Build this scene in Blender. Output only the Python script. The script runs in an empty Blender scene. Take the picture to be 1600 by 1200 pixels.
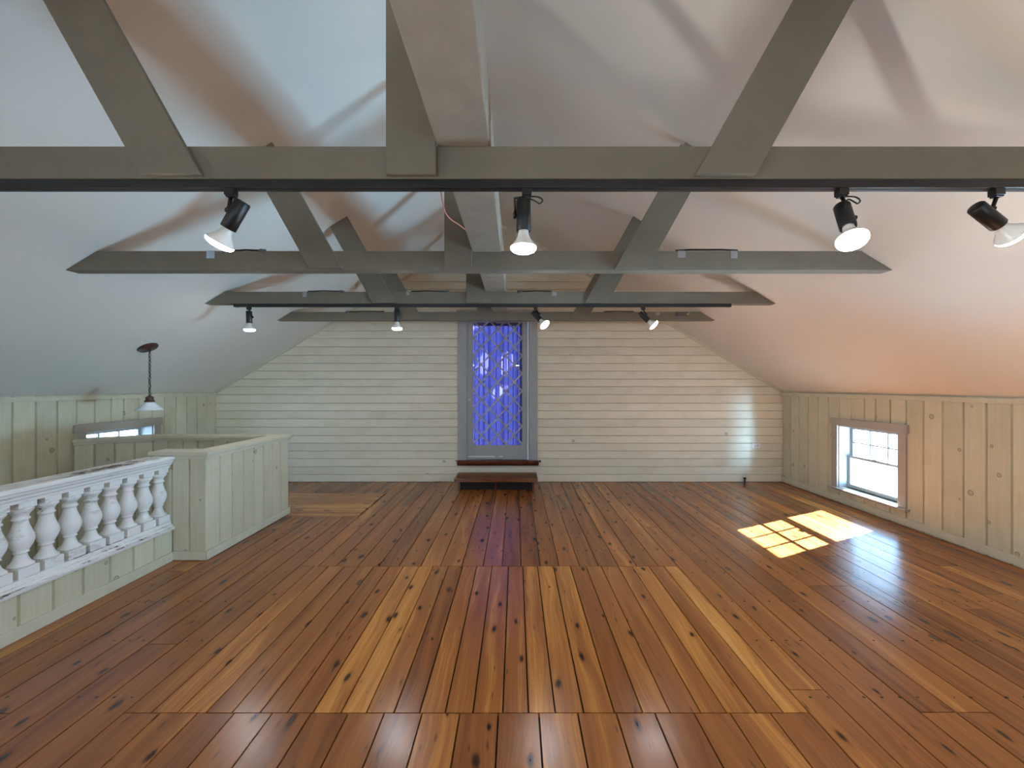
import bpy, math, random
from mathutils import Vector, Matrix
random.seed(7)
S = bpy.context.scene
COL = S.collection
PI = math.pi

# ------------------------------------------------------------------ helpers
def lin(r, g, b):
    def f(c):
        c /= 255.0
        return c / 12.92 if c <= 0.04045 else ((c + 0.055) / 1.055) ** 2.4
    return (f(r), f(g), f(b), 1.0)

class MB:
    """collects faces (with a per-face random and uv in metres) for ONE mesh"""
    def __init__(s):
        s.v = []; s.f = []; s.r = []; s.uv = []; s.sm = []
    def face(s, pts, rnd=0.5, uv=None, smooth=False):
        i = len(s.v)
        s.v += [tuple(p) for p in pts]
        s.f.append(tuple(range(i, i + len(pts))))
        s.r.append(rnd); s.sm.append(smooth)
        s.uv.append(uv or [(p[0] + p[1], p[2]) for p in pts])
    def prism(s, a, b, rnd=0.5, uva=None):
        """loop a (back) and loop b (front) of equal length; b faces outward"""
        n = len(a)
        s.face(b, rnd, uva)
        s.face(list(reversed(a)), rnd, list(reversed(uva)) if uva else None)
        for k in range(n):
            k2 = (k + 1) % n
            s.face([a[k], a[k2], b[k2], b[k]], rnd,
                   [uva[k], uva[k2], uva[k2], uva[k]] if uva else None)
    def box(s, x0, x1, y0, y1, z0, z1, rnd=0.5):
        P = lambda x, y, z: Vector((x, y, z))
        a = [P(x0, y0, z0), P(x0, y1, z0), P(x1, y1, z0), P(x1, y0, z0)]
        b = [P(x0, y0, z1), P(x0, y1, z1), P(x1, y1, z1), P(x1, y0, z1)]
        s.prism(a, [*b], rnd)
    def extr(s, pts, d, rnd=0.5):
        """planar loop extruded by vector d"""
        d = Vector(d)
        s.prism([Vector(p) for p in pts], [Vector(p) + d for p in pts], rnd)
    def grid(s, rows, closed=False, smooth=True, rnd=0.5):
        nr, nc = len(rows), len(rows[0]); i = len(s.v)
        for r in rows: s.v += [tuple(p) for p in r]
        for a in range(nr - 1):
            for c in range(nc if closed else nc - 1):
                c2 = (c + 1) % nc
                f = (i + a * nc + c, i + a * nc + c2, i + (a + 1) * nc + c2, i + (a + 1) * nc + c)
                s.f.append(f); s.r.append(rnd); s.sm.append(smooth)
                s.uv.append([(s.v[k][0] + s.v[k][1], s.v[k][2]) for k in f])
    def lathe(s, prof, org=(0, 0, 0), axis=(0, 0, 1), n=24, smooth=True):
        ax = Vector(axis).normalized(); org = Vector(org)
        t = Vector((1, 0, 0)) if abs(ax.x) < 0.8 else Vector((0, 1, 0))
        e1 = ax.cross(t).normalized(); e2 = ax.cross(e1)
        rows = [[org + ax * h + (e1 * math.cos(2 * PI * k / n) + e2 * math.sin(2 * PI * k / n)) * r
                 for k in range(n)] for r, h in prof]
        s.grid(rows, True, smooth)
    def tube(s, pts, r, n=8, smooth=True):
        pts = [Vector(p) for p in pts]; rows = []
        for k, p in enumerate(pts):
            d = (pts[min(k + 1, len(pts) - 1)] - pts[max(k - 1, 0)]).normalized()
            t = Vector((0, 0, 1)) if abs(d.z) < 0.9 else Vector((0, 1, 0))
            e1 = d.cross(t).normalized(); e2 = d.cross(e1)
            rows.append([p + (e1 * math.cos(2 * PI * q / n) + e2 * math.sin(2 * PI * q / n)) * r for q in range(n)])
        s.grid(rows, True, smooth)
        s.face(rows[0]); s.face(list(reversed(rows[-1])))
    def build(s, name, mat, parent=None, bevel=0, weld=True):
        me = bpy.data.meshes.new(name)
        o = None
        base = Vector((0, 0, 0))
        me.from_pydata([tuple(Vector(p) - base) for p in s.v], [], s.f)
        a = me.attributes.new('rnd', 'FLOAT', 'FACE')
        a.data.foreach_set('value', s.r)
        uvl = me.uv_layers.new(name='UVMap')
        flat = []
        for u in s.uv:
            for q in u: flat += [q[0], q[1]]
        uvl.data.foreach_set('uv', flat)
        me.polygons.foreach_set('use_smooth', s.sm)
        me.materials.append(mat)
        import bmesh
        bm = bmesh.new(); bm.from_mesh(me)
        if weld: bmesh.ops.remove_doubles(bm, verts=bm.verts, dist=1e-5)
        bmesh.ops.recalc_face_normals(bm, faces=bm.faces)
        bm.to_mesh(me); bm.free(); me.update()
        o = bpy.data.objects.new(name, me); COL.objects.link(o)
        if parent is not None:
            o.parent = parent
            o.matrix_parent_inverse = Matrix.Translation(parent.location).inverted() if parent.parent is None else Matrix.Identity(4)
        if bevel:
            m = o.modifiers.new('bevel', 'BEVEL'); m.width = bevel; m.segments = 2; m.limit_method = 'ANGLE'
        return o

def tag(o, label, cat, group=None):
    o['label'] = label; o['category'] = cat
    if group: o['group'] = group
    return o
def thing(name, label, cat, loc, group=None):
    o = bpy.data.objects.new(name, None); COL.objects.link(o)
    o.empty_display_size = 0.1
    o.location = loc
    return tag(o, label, cat, group)
def struct(o, label=None, cat=None):
    o['kind'] = 'structure'
    if label: o['label'] = label
    if cat: o['category'] = cat
    return o

# ------------------------------------------------------------------ materials
def newmat(name):
    m = bpy.data.materials.new(name); m.use_nodes = True
    nt = m.node_tree; nt.nodes.clear()
    return m, nt
class NT:
    def __init__(s, nt): s.nt = nt
    def n(s, t, **kw):
        nd = s.nt.nodes.new(t)
        for k, v in kw.items():
            if k.startswith('in_'):
                key = k[3:]
                key = int(key) if key.isdigit() else key.replace('_', ' ')
                nd.inputs[key].default_value = v
            else: setattr(nd, k, v)
        return nd
    def l(s, a, b): s.nt.links.new(a, b)
    def math(s, op, a, b=None, clamp=False):
        nd = s.nt.nodes.new('ShaderNodeMath'); nd.operation = op; nd.use_clamp = clamp
        for i, q in enumerate((a, b)):
            if q is None: continue
            if isinstance(q, (int, float)): nd.inputs[i].default_value = q
            else: s.l(q, nd.inputs[i])
        return nd.outputs[0]
    def ramp(s, fac, stops, interp='LINEAR'):
        nd = s.nt.nodes.new('ShaderNodeValToRGB'); cr = nd.color_ramp; cr.interpolation = interp
        while len(cr.elements) > 1: cr.elements.remove(cr.elements[0])
        cr.elements[0].position = stops[0][0]; cr.elements[0].color = stops[0][1]
        for p, c in stops[1:]:
            e = cr.elements.new(p); e.color = c
        s.l(fac, nd.inputs[0]); return nd.outputs[0]
    def mix(s, fac, a, b, mode='MIX'):
        nd = s.nt.nodes.new('ShaderNodeMix'); nd.data_type = 'RGBA'; nd.blend_type = mode
        for sock, q in ((nd.inputs[0], fac), (nd.inputs[6], a), (nd.inputs[7], b)):
            if isinstance(q, (int, float)): sock.default_value = q
            elif isinstance(q, tuple): sock.default_value = q
            else: s.l(q, sock)
        return nd.outputs[2]
    def comb(s, x, y, z=0.0):
        nd = s.nt.nodes.new('ShaderNodeCombineXYZ')
        for i, q in enumerate((x, y, z)):
            if isinstance(q, (int, float)): nd.inputs[i].default_value = q
            else: s.l(q, nd.inputs[i])
        return nd.outputs[0]
    def noise(s, vec, scale, detail=3, rough=0.5, dim='3D', dist=0):
        nd = s.n('ShaderNodeTexNoise', noise_dimensions=dim)
        nd.inputs['Scale'].default_value = scale; nd.inputs['Detail'].default_value = detail
        nd.inputs['Roughness'].default_value = rough; nd.inputs['Distortion'].default_value = dist
        s.l(vec, nd.inputs['Vector']); return nd.outputs[0]
    def out(s, bsdf):
        o = s.n('ShaderNodeOutputMaterial'); s.l(bsdf, o.inputs['Surface'])

def simple(name, col, rough=0.5, metal=0, noise=0.06, nscale=12, bump=0.0, spec=0.5, bscale=60):
    m, nt = newmat(name); N = NT(nt)
    tc = N.n('ShaderNodeTexCoord').outputs['Object']
    f = N.noise(tc, nscale, 4, 0.6)
    dark = tuple(c * (1 - noise * 2) for c in col[:3]) + (1,)
    lite = tuple(min(1, c * (1 + noise * 2)) for c in col[:3]) + (1,)
    c = N.ramp(f, [(0.3, dark), (0.7, lite)])
    b = N.n('ShaderNodeBsdfPrincipled'); N.l(c, b.inputs['Base Color'])
    b.inputs['Roughness'].default_value = rough; b.inputs['Metallic'].default_value = metal
    b.inputs['Specular IOR Level'].default_value = spec
    if bump:
        bp = N.n('ShaderNodeBump'); bp.inputs['Strength'].default_value = bump; bp.inputs['Distance'].default_value = 0.004
        N.l(N.noise(tc, bscale, 5, 0.7), bp.inputs['Height']); N.l(bp.outputs[0], b.inputs['Normal'])
    N.out(b.outputs[0]); return m

def painted_boards(name, col, knots=0.6, var=0.10, rough=0.5):
    """paint over boards: slight board-to-board change, grain, knots bleeding through (uv in metres: across, along)"""
    m, nt = newmat(name); N = NT(nt)
    uv = N.n('ShaderNodeUVMap', uv_map='UVMap').outputs[0]
    r = N.n('ShaderNodeAttribute', attribute_name='rnd').outputs['Fac']
    sp = N.n('ShaderNodeSeparateXYZ'); N.l(uv, sp.inputs[0]); u, v = sp.outputs[0], sp.outputs[1]
    off = N.math('MULTIPLY', r, 57.0)
    g = N.noise(N.comb(N.math('MULTIPLY', u, 60), N.math('MULTIPLY', v, 2.5), off), 1.0, 4, 0.6)
    blot = N.noise(N.comb(u, v, off), 3.0, 4, 0.6)
    c = N.mix(r, tuple(q * (1 - var) for q in col[:3]) + (1,), tuple(min(1, q * (1 + var)) for q in col[:3]) + (1,))
    c = N.mix(N.ramp(g, [(0.3, (1, 1, 1, 1)), (0.65, (0, 0, 0, 1))]), c, (0.91, 0.905, 0.88, 1), 'MULTIPLY')
    nd = c.node; 
    c = N.mix(N.ramp(blot, [(0.45, (0, 0, 0, 1)), (0.75, (0.45, 0.45, 0.45, 1))]), c, (0.78, 0.74, 0.62, 1), 'MULTIPLY')
    vo = N.n('ShaderNodeTexVoronoi', voronoi_dimensions='2D', feature='F1')
    vo.inputs['Scale'].default_value = 1.0
    N.l(N.comb(N.math('MULTIPLY', u, 3.4), N.math('ADD', N.math('MULTIPLY', v, 3.0), off)), vo.inputs['Vector'])
    d = vo.outputs['Distance']
    sc = N.n('ShaderNodeSeparateColor'); N.l(vo.outputs['Color'], sc.inputs[0])
    has = N.math('GREATER_THAN', sc.outputs[0], 1 - knots)
    size = N.math('ADD', N.math('MULTIPLY', sc.outputs[1], 0.06), 0.026)
    q = N.math('DIVIDE', d, size)
    ring = N.ramp(q, [(0.0, (0.55, 0.55, 0.55, 1)), (0.45, (0.25, 0.25, 0.25, 1)), (0.8, (0.75, 0.75, 0.75, 1)), (1.0, (0.2, 0.2, 0.2, 1)), (1.0001, (0, 0, 0, 1))])
    c = N.mix(N.math('MULTIPLY', ring, has), c, lin(96, 78, 52))
    b = N.n('ShaderNodeBsdfPrincipled'); N.l(c, b.inputs['Base Color']); b.inputs['Roughness'].default_value = rough
    bp = N.n('ShaderNodeBump'); bp.inputs['Strength'].default_value = 0.25; bp.inputs['Distance'].default_value = 0.003
    N.l(g, bp.inputs['Height']); N.l(bp.outputs[0], b.inputs['Normal'])
    N.out(b.outputs[0]); return m

def floor_wood(name, stops, knot_amt=0.75, rough0=0.19, rough1=0.255, nails=True, dark=0.75):
    m, nt = newmat(name); N = NT(nt)
    uv = N.n('ShaderNodeUVMap', uv_map='UVMap').outputs[0]
    r = N.n('ShaderNodeAttribute', attribute_name='rnd').outputs['Fac']
    pos = N.n('ShaderNodeTexCoord').outputs['Object']
    sp = N.n('ShaderNodeSeparateXYZ'); N.l(uv, sp.inputs[0]); u, v = sp.outputs[0], sp.outputs[1]
    off = N.math('MULTIPLY', r, 91.7)
    wob = N.noise(N.comb(N.math('MULTIPLY', u, 3), N.math('MULTIPLY', v, 1.1), off), 1.0, 2, 0.5)
    uu = N.math('ADD', u, N.math('MULTIPLY', wob, 0.16))
    # cathedral grain bands + fine grain
    band = N.noise(N.comb(N.math('MULTIPLY', uu, 13), N.math('MULTIPLY', v, 0.55), off), 1.0, 3, 0.55)
    fine = N.noise(N.comb(N.math('MULTIPLY', uu, 110), N.math('MULTIPLY', v, 3.0), off), 1.0, 4, 0.65)
    t = N.math('ADD', N.math('MULTIPLY', r, 0.58), N.math('MULTIPLY', band, 1.1))
    t = N.math('ADD', N.math('SUBTRACT', t, 0.335), N.math('MULTIPLY', N.math('SUBTRACT', fine, 0.5), 0.55))
    c = N.ramp(t, stops)
    # knots
    def knots(su, sv, hasv, smin, smax, seed):
        vo = N.n('ShaderNodeTexVoronoi', voronoi_dimensions='2D', feature='F1'); vo.inputs['Scale'].default_value = 1.0
        N.l(N.comb(N.math('ADD', N.math('MULTIPLY', uu, su), seed), N.math('ADD', N.math('MULTIPLY', v, sv), N.math('ADD', off, seed))), vo.inputs['Vector'])
        sc = N.n('ShaderNodeSeparateColor'); N.l(vo.outputs['Color'], sc.inputs[0])
        has = N.math('GREATER_THAN', sc.outputs[0], 1 - hasv)
        size = N.math('ADD', N.math('MULTIPLY', sc.outputs[1], smax - smin), smin)
        q = N.math('DIVIDE', N.math('ADD', vo.outputs['Distance'], N.math('MULTIPLY', N.math('SUBTRACT', fine, 0.5), 0.06)), size)
        return q, has
    q1, h1 = knots(6.0, 2.6, knot_amt, 0.04, 0.12, 0.0)
    core = N.math('MULTIPLY', N.ramp(q1, [(0.0, (1, 1, 1, 1)), (0.55, (0.85, 0.85, 0.85, 1)), (1.0, (0, 0, 0, 1))]), h1)
    halo = N.math('MULTIPLY', N.ramp(N.math('MULTIPLY', q1, 0.6), [(0.0, (1, 1, 1, 1)), (1.0, (0, 0, 0, 1))]), h1)
    q2, h2 = knots(17.0, 4.0, 0.25, 0.05, 0.18, 3.3)
    fl = N.math('MULTIPLY', N.ramp(q2, [(0.0, (1, 1, 1, 1)), (1.0, (0, 0, 0, 1))]), h2)
    c = N.mix(N.math('MULTIPLY', halo, 0.55), c, lin(78, 36, 16))
    c = N.mix(N.math('MULTIPLY', core, 0.92), c, lin(40, 22, 14))
    c = N.mix(N.math('MULTIPLY', fl, 0.7), c, lin(34, 18, 12))
    # ambered / worn varnish, large patches
    wear = N.noise(pos, 0.7, 1, 0.5)
    c = N.mix(N.ramp(wear, [(0.35, (0.0, 0.0, 0.0, 1)), (0.7, (0.5, 0.5, 0.5, 1))]), c, (dark, dark * 0.93, dark * 0.88, 1), 'MULTIPLY')
    if nails:
        a = N.n('ShaderNodeSeparateXYZ'); N.l(pos, a.inputs[0])
        fy = N.math('ABSOLUTE', N.math('SUBTRACT', N.math('FRACT', N.math('DIVIDE', a.outputs[1], 0.41)), 0.5))
        fy = N.math('MULTIPLY', fy, 0.41)
        fx = N.math('ABSOLUTE', N.math('SUBTRACT', N.math('FRACT', N.math('DIVIDE', a.outputs[0], 0.083)), 0.5))
        fx = N.math('MULTIPLY', fx, 0.083)
        dd = N.math('SQRT', N.math('ADD', N.math('MULTIPLY', fx, fx), N.math('MULTIPLY', fy, fy)))
        nail = N.math('LESS_THAN', dd, 0.0065)
        jit = N.math('GREATER_THAN', N.noise(pos, 9.0, 1), 0.45)
        far = N.math('MAXIMUM', N.math('GREATER_THAN', a.outputs[1], 3.16), N.math('GREATER_THAN', N.math('ABSOLUTE', N.math('ADD', a.outputs[0], 0.22)), 1.53))
        jit = N.math('MULTIPLY', jit, far)
        c = N.mix(N.math('MULTIPLY', N.math('MULTIPLY', nail, jit), 0.9), c, lin(24, 14, 10))
    b = N.n('ShaderNodeBsdfPrincipled'); N.l(c, b.inputs['Base Color'])
    rn = N.noise(pos, 3.0, 2, 0.5)
    rg = N.n('ShaderNodeMapRange'); N.l(rn, rg.inputs[0]); rg.inputs[1].default_value = 0.3; rg.inputs[2].default_value = 0.7
    rg.inputs[3].default_value = rough0; rg.inputs[4].default_value = rough1
    N.l(rg.outputs[0], b.inputs['Roughness'])
    b.inputs['Specular IOR Level'].default_value = 0.5
    bp = N.n('ShaderNodeBump'); bp.inputs['Strength'].default_value = 0.22; bp.inputs['Distance'].default_value = 0.003
    h = N.math('ADD', N.math('MULTIPLY', fine, 0.5), N.math('MULTIPLY', N.noise(pos, 5.0, 1), 0.25))
    N.l(h, bp.inputs['Height']); N.l(bp.outputs[0], b.inputs['Normal'])
    N.out(b.outputs[0]); return m

def chipped_paint(name, upk=0.12):
    m, nt = newmat(name); N = NT(nt)
    pos = N.n('ShaderNodeNewGeometry').outputs['Position']
    mp = N.n('ShaderNodeMapping'); mp.inputs['Scale'].default_value = (1.0, 0.45, 1.6); N.l(pos, mp.inputs[0])
    big = N.noise(mp.outputs[0], 6.0, 3, 0.5); small = N.noise(mp.outputs[0], 30, 4, 0.65)
    geo = N.n('ShaderNodeNewGeometry'); sn = N.n('ShaderNodeSeparateXYZ'); N.l(geo.outputs['Normal'], sn.inputs[0])
    up = N.math('MULTIPLY', N.math('MAXIMUM', sn.outputs[2], 0.0), upk)
    s = N.math('ADD', N.math('ADD', N.math('MULTIPLY', big, 0.5), N.math('MULTIPLY', small, 0.5)), up)
    mask = N.ramp(s, [(0.655, (0, 0, 0, 1)), (0.668, (1, 1, 1, 1))])
    mask2 = N.ramp(s, [(0.56, (0, 0, 0, 1)), (0.60, (0.6, 0.6, 0.6, 1))])
    c = N.mix(mask2, lin(232, 230, 226), lin(196, 192, 186))
    c = N.mix(mask, c, lin(84, 58, 46))
    b = N.n('ShaderNodeBsdfPrincipled'); N.l(c, b.inputs['Base Color']); b.inputs['Roughness'].default_value = 0.55
    bp = N.n('ShaderNodeBump'); bp.inputs['Strength'].default_value = 0.35; bp.inputs['Distance'].default_value = 0.003
    N.l(N.math('SUBTRACT', small, N.math('MULTIPLY', mask, 0.6)), bp.inputs['Height']); N.l(bp.outputs[0], b.inputs['Normal'])
    N.out(b.outputs[0]); return m

def glass_mat(name):
    m, nt = newmat(name); N = NT(nt)
    t = N.n('ShaderNodeBsdfTransparent'); t.inputs[0].default_value = (0.96, 0.98, 0.98, 1)
    g = N.n('ShaderNodeBsdfGlossy'); g.inputs['Roughness'].default_value = 0.02
    lw_ = N.n('ShaderNodeLayerWeight'); lw_.inputs['Blend'].default_value = 0.5; fr = N.math('ADD', N.math('MULTIPLY', N.math('POWER', lw_.outputs['Facing'], 5.0), 0.55), 0.03)
    mx = N.n('ShaderNodeMixShader'); N.l(fr, mx.inputs[0]); N.l(t.outputs[0], mx.inputs[1]); N.l(g.outputs[0], mx.inputs[2])
    N.out(mx.outputs[0]); return m

def curtain_mat(name, col, tcol):
    m, nt = newmat(name); N = NT(nt)
    pos = N.n('ShaderNodeTexCoord').outputs['Object']
    f = N.noise(pos, 300, 2)
    c = N.mix(f, tuple(q * 0.85 for q in tcol[:3]) + (1,), tcol)
    d = N.n('ShaderNodeBsdfDiffuse'); d.inputs[0].default_value = col
    t = N.n('ShaderNodeBsdfTranslucent'); N.l(c, t.inputs[0])
    mx = N.n('ShaderNodeMixShader'); mx.inputs[0].default_value = 0.6
    N.l(d.outputs[0], mx.inputs[1]); N.l(t.outputs[0], mx.inputs[2]); N.out(mx.outputs[0]); return m

def emis(name, col, strength, base=None):
    m, nt = newmat(name); N = NT(nt)
    pos = N.n('ShaderNodeTexCoord').outputs['Object']
    c = N.mix(N.noise(pos, 30, 2), col, tuple(q * 0.97 for q in col[:3]) + (1,))
    e = N.n('ShaderNodeEmission'); N.l(c, e.inputs[0]); e.inputs[1].default_value = strength
    N.out(e.outputs[0]); return m

M = {}
M['ceiling'] = simple('ceiling_paint', lin(222, 218, 208), 0.85, noise=0.012, nscale=1.3, bump=0.12, bscale=45, spec=0.2)
M['cream'] = painted_boards('cream_painted_boards', lin(208, 203, 178), 0.5, 0.06)
M['shiplap'] = painted_boards('cream_painted_shiplap', lin(228, 222, 202), 0.06, 0.05)
M['creamtrim'] = simple('cream_trim_paint', lin(204, 199, 176), 0.5, noise=0.03)
M['truss'] = simple('taupe_paint', lin(110, 103, 88), 0.62, noise=0.04, nscale=5, bump=0.15, bscale=90)
M['beam'] = simple('rough_taupe_paint', lin(142, 132, 118), 0.7, noise=0.05, nscale=9, bump=0.6, bscale=55)
M['grey'] = simple('grey_trim_paint', lin(158, 161, 160), 0.45, noise=0.03)
M['black'] = simple('black_metal', lin(16, 16, 18), 0.42, noise=0.1)
M['blackcord'] = simple('black_cord', lin(20, 19, 19), 0.55)
M['white_glass'] = simple('bulb_white', lin(235, 232, 224), 0.25, noise=0.01)
M['bulb'] = emis('bulb_face', (0.92, 0.96, 1.0, 1), 170)
M['floor'] = floor_wood('pine_floorboards', [(0.0, lin(98, 54, 27)), (0.3, lin(136, 82, 41)), (0.6, lin(160, 101, 50)), (0.85, lin(198, 136, 66)), (1.0, lin(214, 156, 86))], knot_amt=0.6)
M['sub'] = simple('dark_subfloor', lin(26, 15, 10), 0.9)
M['redwood'] = floor_wood('stained_redwood', [(0.0, lin(62, 26, 14)), (0.5, lin(98, 46, 26)), (1.0, lin(128, 66, 38))], 0.3, nails=False)
M['stepwood'] = floor_wood('step_wood', [(0.0, lin(78, 40, 18)), (0.5, lin(118, 68, 34)), (1.0, lin(156, 98, 54))], 0.4, nails=False)
M['step_shade'] = simple('step_shade_dark', lin(30, 19, 15), 0.7, noise=0.1)  # near-black colour that paints in the shade under the step
M['chip'] = chipped_paint('chipped_white_paint')
M['chip2'] = chipped_paint('white_baluster_paint', 0.0)
M['glass'] = glass_mat('window_glass')
M['curtain'] = curtain_mat('purple_curtain', lin(96, 84, 165), (.025, .024, .088, 1))
M['curtain_hem'] = simple('dark_purple_cloth', lin(70, 58, 118), 0.9)
M['wtrim'] = simple('grey_window_paint', lin(168, 163, 155), 0.5, noise=0.03)
M['sash'] = simple('sash_paint', lin(158, 164, 168), 0.4, noise=0.02)
M['plate'] = simple('white_plastic', lin(240, 240, 238), 0.35, noise=0.01)
M['brass'] = simple('brass', lin(200, 165, 100), 0.25, metal=1)
M['steel'] = simple('steel', lin(200, 200, 198), 0.3, metal=1)
M['bronze'] = simple('dark_bronze', lin(66, 36, 28), 0.45, noise=0.1)
M['milk'] = simple('milk_glass', lin(226, 232, 236), 0.2, noise=0.01)
M['tape'] = simple('silver_tape', lin(150, 150, 152), 0.4)
M['bluetape'] = simple('pale_blue_tape', lin(176, 196, 214), 0.5)
M['plug'] = simple('grey_plug', lin(92, 90, 88), 0.4)
M['wire'] = simple('red_wire', lin(196, 120, 108), 0.5)
M['ground'] = simple('pale_ground', lin(170, 174, 180), 0.9, noise=0.03, nscale=0.3)
M['plaster'] = simple('dull_plaster', lin(170, 162, 140), 0.8)

# ------------------------------------------------------------------ room numbers (metres)
EYE = 1.45
XC = -0.25; HW = 4.272
XL = XC - HW; XR = XC + HW
YB = 5.973; YF = -4.0
ZK = 1.349; SL = 0.604
def zc(X): return ZK + SL * (HW - abs(X - XC))
ZR = zc(XC)

# horizontal / vertical plank helpers: f(u,v,w) -> point; u across the board, v along it
def plank(mb, f, u0, u1, v0, v1, d=0.018, ch=0.004, gap=0.0, v0b=None, v1b=None):
    """board between u0..u1, from v0 to v1 (v0b/v1b: ends at the u1 side when cut at a slant)"""
    r = random.random()
    v0b = v0 if v0b is None else v0b; v1b = v1 if v1b is None else v1b
    a = [(u0 + gap, v0), (u1 - gap, v0b), (u1 - gap, v1b), (u0 + gap, v1)]
    b = [(u0 + gap + ch, v0), (u1 - gap - ch, v0b), (u1 - gap - ch, v1b), (u0 + gap + ch, v1)]
    mb.prism([f(p[0], p[1], 0) for p in a], [f(p[0], p[1], d) for p in b], r, [(p[0] + r * 3, p[1]) for p in b])

# ------------------------------------------------------------------ floor
HX0, HX1, HY0, HY1 = XL, -3.0, 0.4, 4.36        # stairwell opening
fm = MB()
def fplank(x0, x1, y0, y1, cross=False, tone=(0.0, 0.72)):
    g = 0.0016 + random.random() * 0.0012; c = 0.0014; r = random.uniform(*tone); dz = -random.random() * 0.0012
    if x1 - x0 < 0.02 or y1 - y0 < 0.02: return
    a = [(x0 + g, y0 + .001), (x1 - g, y0 + .001), (x1 - g, y1 - .001), (x0 + g, y1 - .001)] if not cross else \
        [(x0 + .001, y0 + g), (x1 - .001, y0 + g), (x1 - .001, y1 - g), (x0 + .001, y1 - g)]
    b = [(p[0] + (c if i in (0, 3) else -c), p[1] + (c if i in (0, 1) else -c)) for i, p in enumerate(a)]
    uv = [((p[1], p[0]) if cross else (p[0], p[1])) for p in b]
    fm.prism([Vector((p[0], p[1], -0.02)) for p in a], [Vector((p[0], p[1], dz)) for p in b], r, uv)
def widths(x0, x1, w, jit=0.06):
    n = max(1, round((x1 - x0) / w)); ws = [w * (1 + random.uniform(-jit, jit)) for _ in range(n)]
    k = (x1 - x0) / sum(ws); xs = [x0]
    for q in ws: xs.append(xs[-1] + q * k)
    return xs
def run(x0, x1, y0, y1, jl=3.0, extra=()):
    """one row of boards along Y with a few end joints"""
    js = [y0] + sorted(list(extra))
    y = y0 + random.uniform(0.8, jl) if not extra else 1e9
    while y < y1 - 0.5:
        js.append(y); y += random.uniform(2.0, jl + 1.5)
    js = sorted(set(js)) + [y1]
    for a, b in zip(js, js[1:]): fplank(x0, x1, a, b)
PX0, PX1, PY0, PY1 = -1.735, 1.30, 1.757, 3.18
DX0, DX1, DY0, DY1 = -3.3, -1.75, 4.39, 5.35
xs = widths(PX0, PX1, 0.122, 0.10)
for a, b in zip(xs, xs[1:]): fplank(a, b, PY0, PY1, tone=(0.2, 1.0))
xs = widths(PX0, PX1, 0.172)
for a, b in zip(xs, xs[1:]): fplank(a, b, YF, 0.2); fplank(a, b, 0.2, PY0, tone=(0.2, 0.85))
xs = widths(PX0, PX1, 0.160, 0.10)
for a, b in zip(xs, xs[1:]):
    ex = (YB - random.choice([0.25, 0.42, 0.7, 1.2]),) if random.random() < 0.25 else ()
    js = [PY1, *ex, YB]
    for p, q in zip(js, js[1:]): fplank(a, b, p, q)
ys = widths(DY0, DY1, 0.16)
for a, b in zip(ys, ys[1:]): fplank(DX0, DX1, a, b, True, (0.7, 1.0))
xs = widths(XL, PX0, 0.160)
for a, b in zip(xs, xs[1:]):
    segs = [(YF, YB)]
    if (a + b) / 2 < HX1: segs = [(YF, HY0), (HY1, YB)]
    out = []
    for p, q in segs:
        if DX0 < (a + b) / 2 < DX1 + 0.05:
            if p < DY0: out.append((p, min(q, DY0)))
            if q > DY1: out.append((max(p, DY1), q))
        else: out.append((p, q))
    for p, q in out: run(a, min(b, PX0) if not (p >= DY1 - .01) else b, p, q, 3.5)
# fill between the cross-laid patch and the first long row
xs = widths(PX1, XR, 0.160)
for k, (a, b) in enumerate(zip(xs, xs[1:])):
    if 1.78 < (a + b) / 2 < 2.13: run(a, b, YF, YB, extra=(1.76,))
    elif 2.16 < (a + b) / 2 < 2.47: run(a, b, YF, YB, extra=(2.87,))
    else: run(a, b, YF, YB, 5)
floor = struct(fm.build('floor', M['floor'], weld=False))
sb = MB()
sb.box(XL - .1, HX0 + 0.001, YF, YB, -0.2, -0.02); sb.box(HX1, XR + .1, YF - .1, YB + .1, -0.2, -0.02)
sb.box(XL, HX1, YF, HY0, -0.2, -0.02); sb.box(XL, HX1, HY1, YB, -0.2, -0.02)
o = sb.build('floor_base', M['sub'], floor)

# ------------------------------------------------------------------ ceiling
cm = MB()
T = 0.12
for s in (-1, 1):
    e = XC + s * (HW + 0.25); ze = ZK - SL * 0.25
    a = [Vector((XC, YF - .2, ZR)), Vector((e, YF - .2, ze)), Vector((e, YB + .35, ze)), Vector((XC, YB + .35, ZR))]
    cm.prism(a, [p + Vector((0, 0, T)) for p in a])
struct(cm.build('ceiling', M['ceiling']))

# ------------------------------------------------------------------ gable wall with the lattice door
DOX0, DOX1, DOZ0, DOZ1 = -0.735, 0.195, 0.335, 2.46      # rough opening
fb = lambda u, v, w: Vector((v, YB - w, u))                # u = height, v = X, w towards the room
wb = MB()
def gable_boards(mb, f, openings, bw, zfrom, d=0.016):
    z = zfrom
    while z < ZR - 0.02:
        z1 = min(z + bw * (0.92 + 0.16 * random.random()), ZR - 0.005)
        def ends(zz):
            h = HW if zz <= ZK else HW - (zz - ZK) / SL
            return XC - h, XC + h
        l0, r0 = ends(z); l1, r1 = ends(z1)
        if z < ZK < z1: pass
        segs = [(l0, r0, l1, r1)]
        for (a, b, za, zb) in openings:
            if z1 > za + 0.01 and z < zb - 0.01:
                new = []
                for s in segs:
                    new.append((s[0], a, s[2], a)); new.append((b, s[1], b, s[3]))
                segs = new
        for s in segs:
            if s[1] - s[0] > 0.02: plank(mb, f, z, z1, s[0], s[1], d, 0.005, 0.0008, s[2], s[3])
        z = z1
gable_boards(wb, fb, [(DOX0, DOX1, DOZ0, DOZ1)], 0.1225, 0.0)
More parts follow.
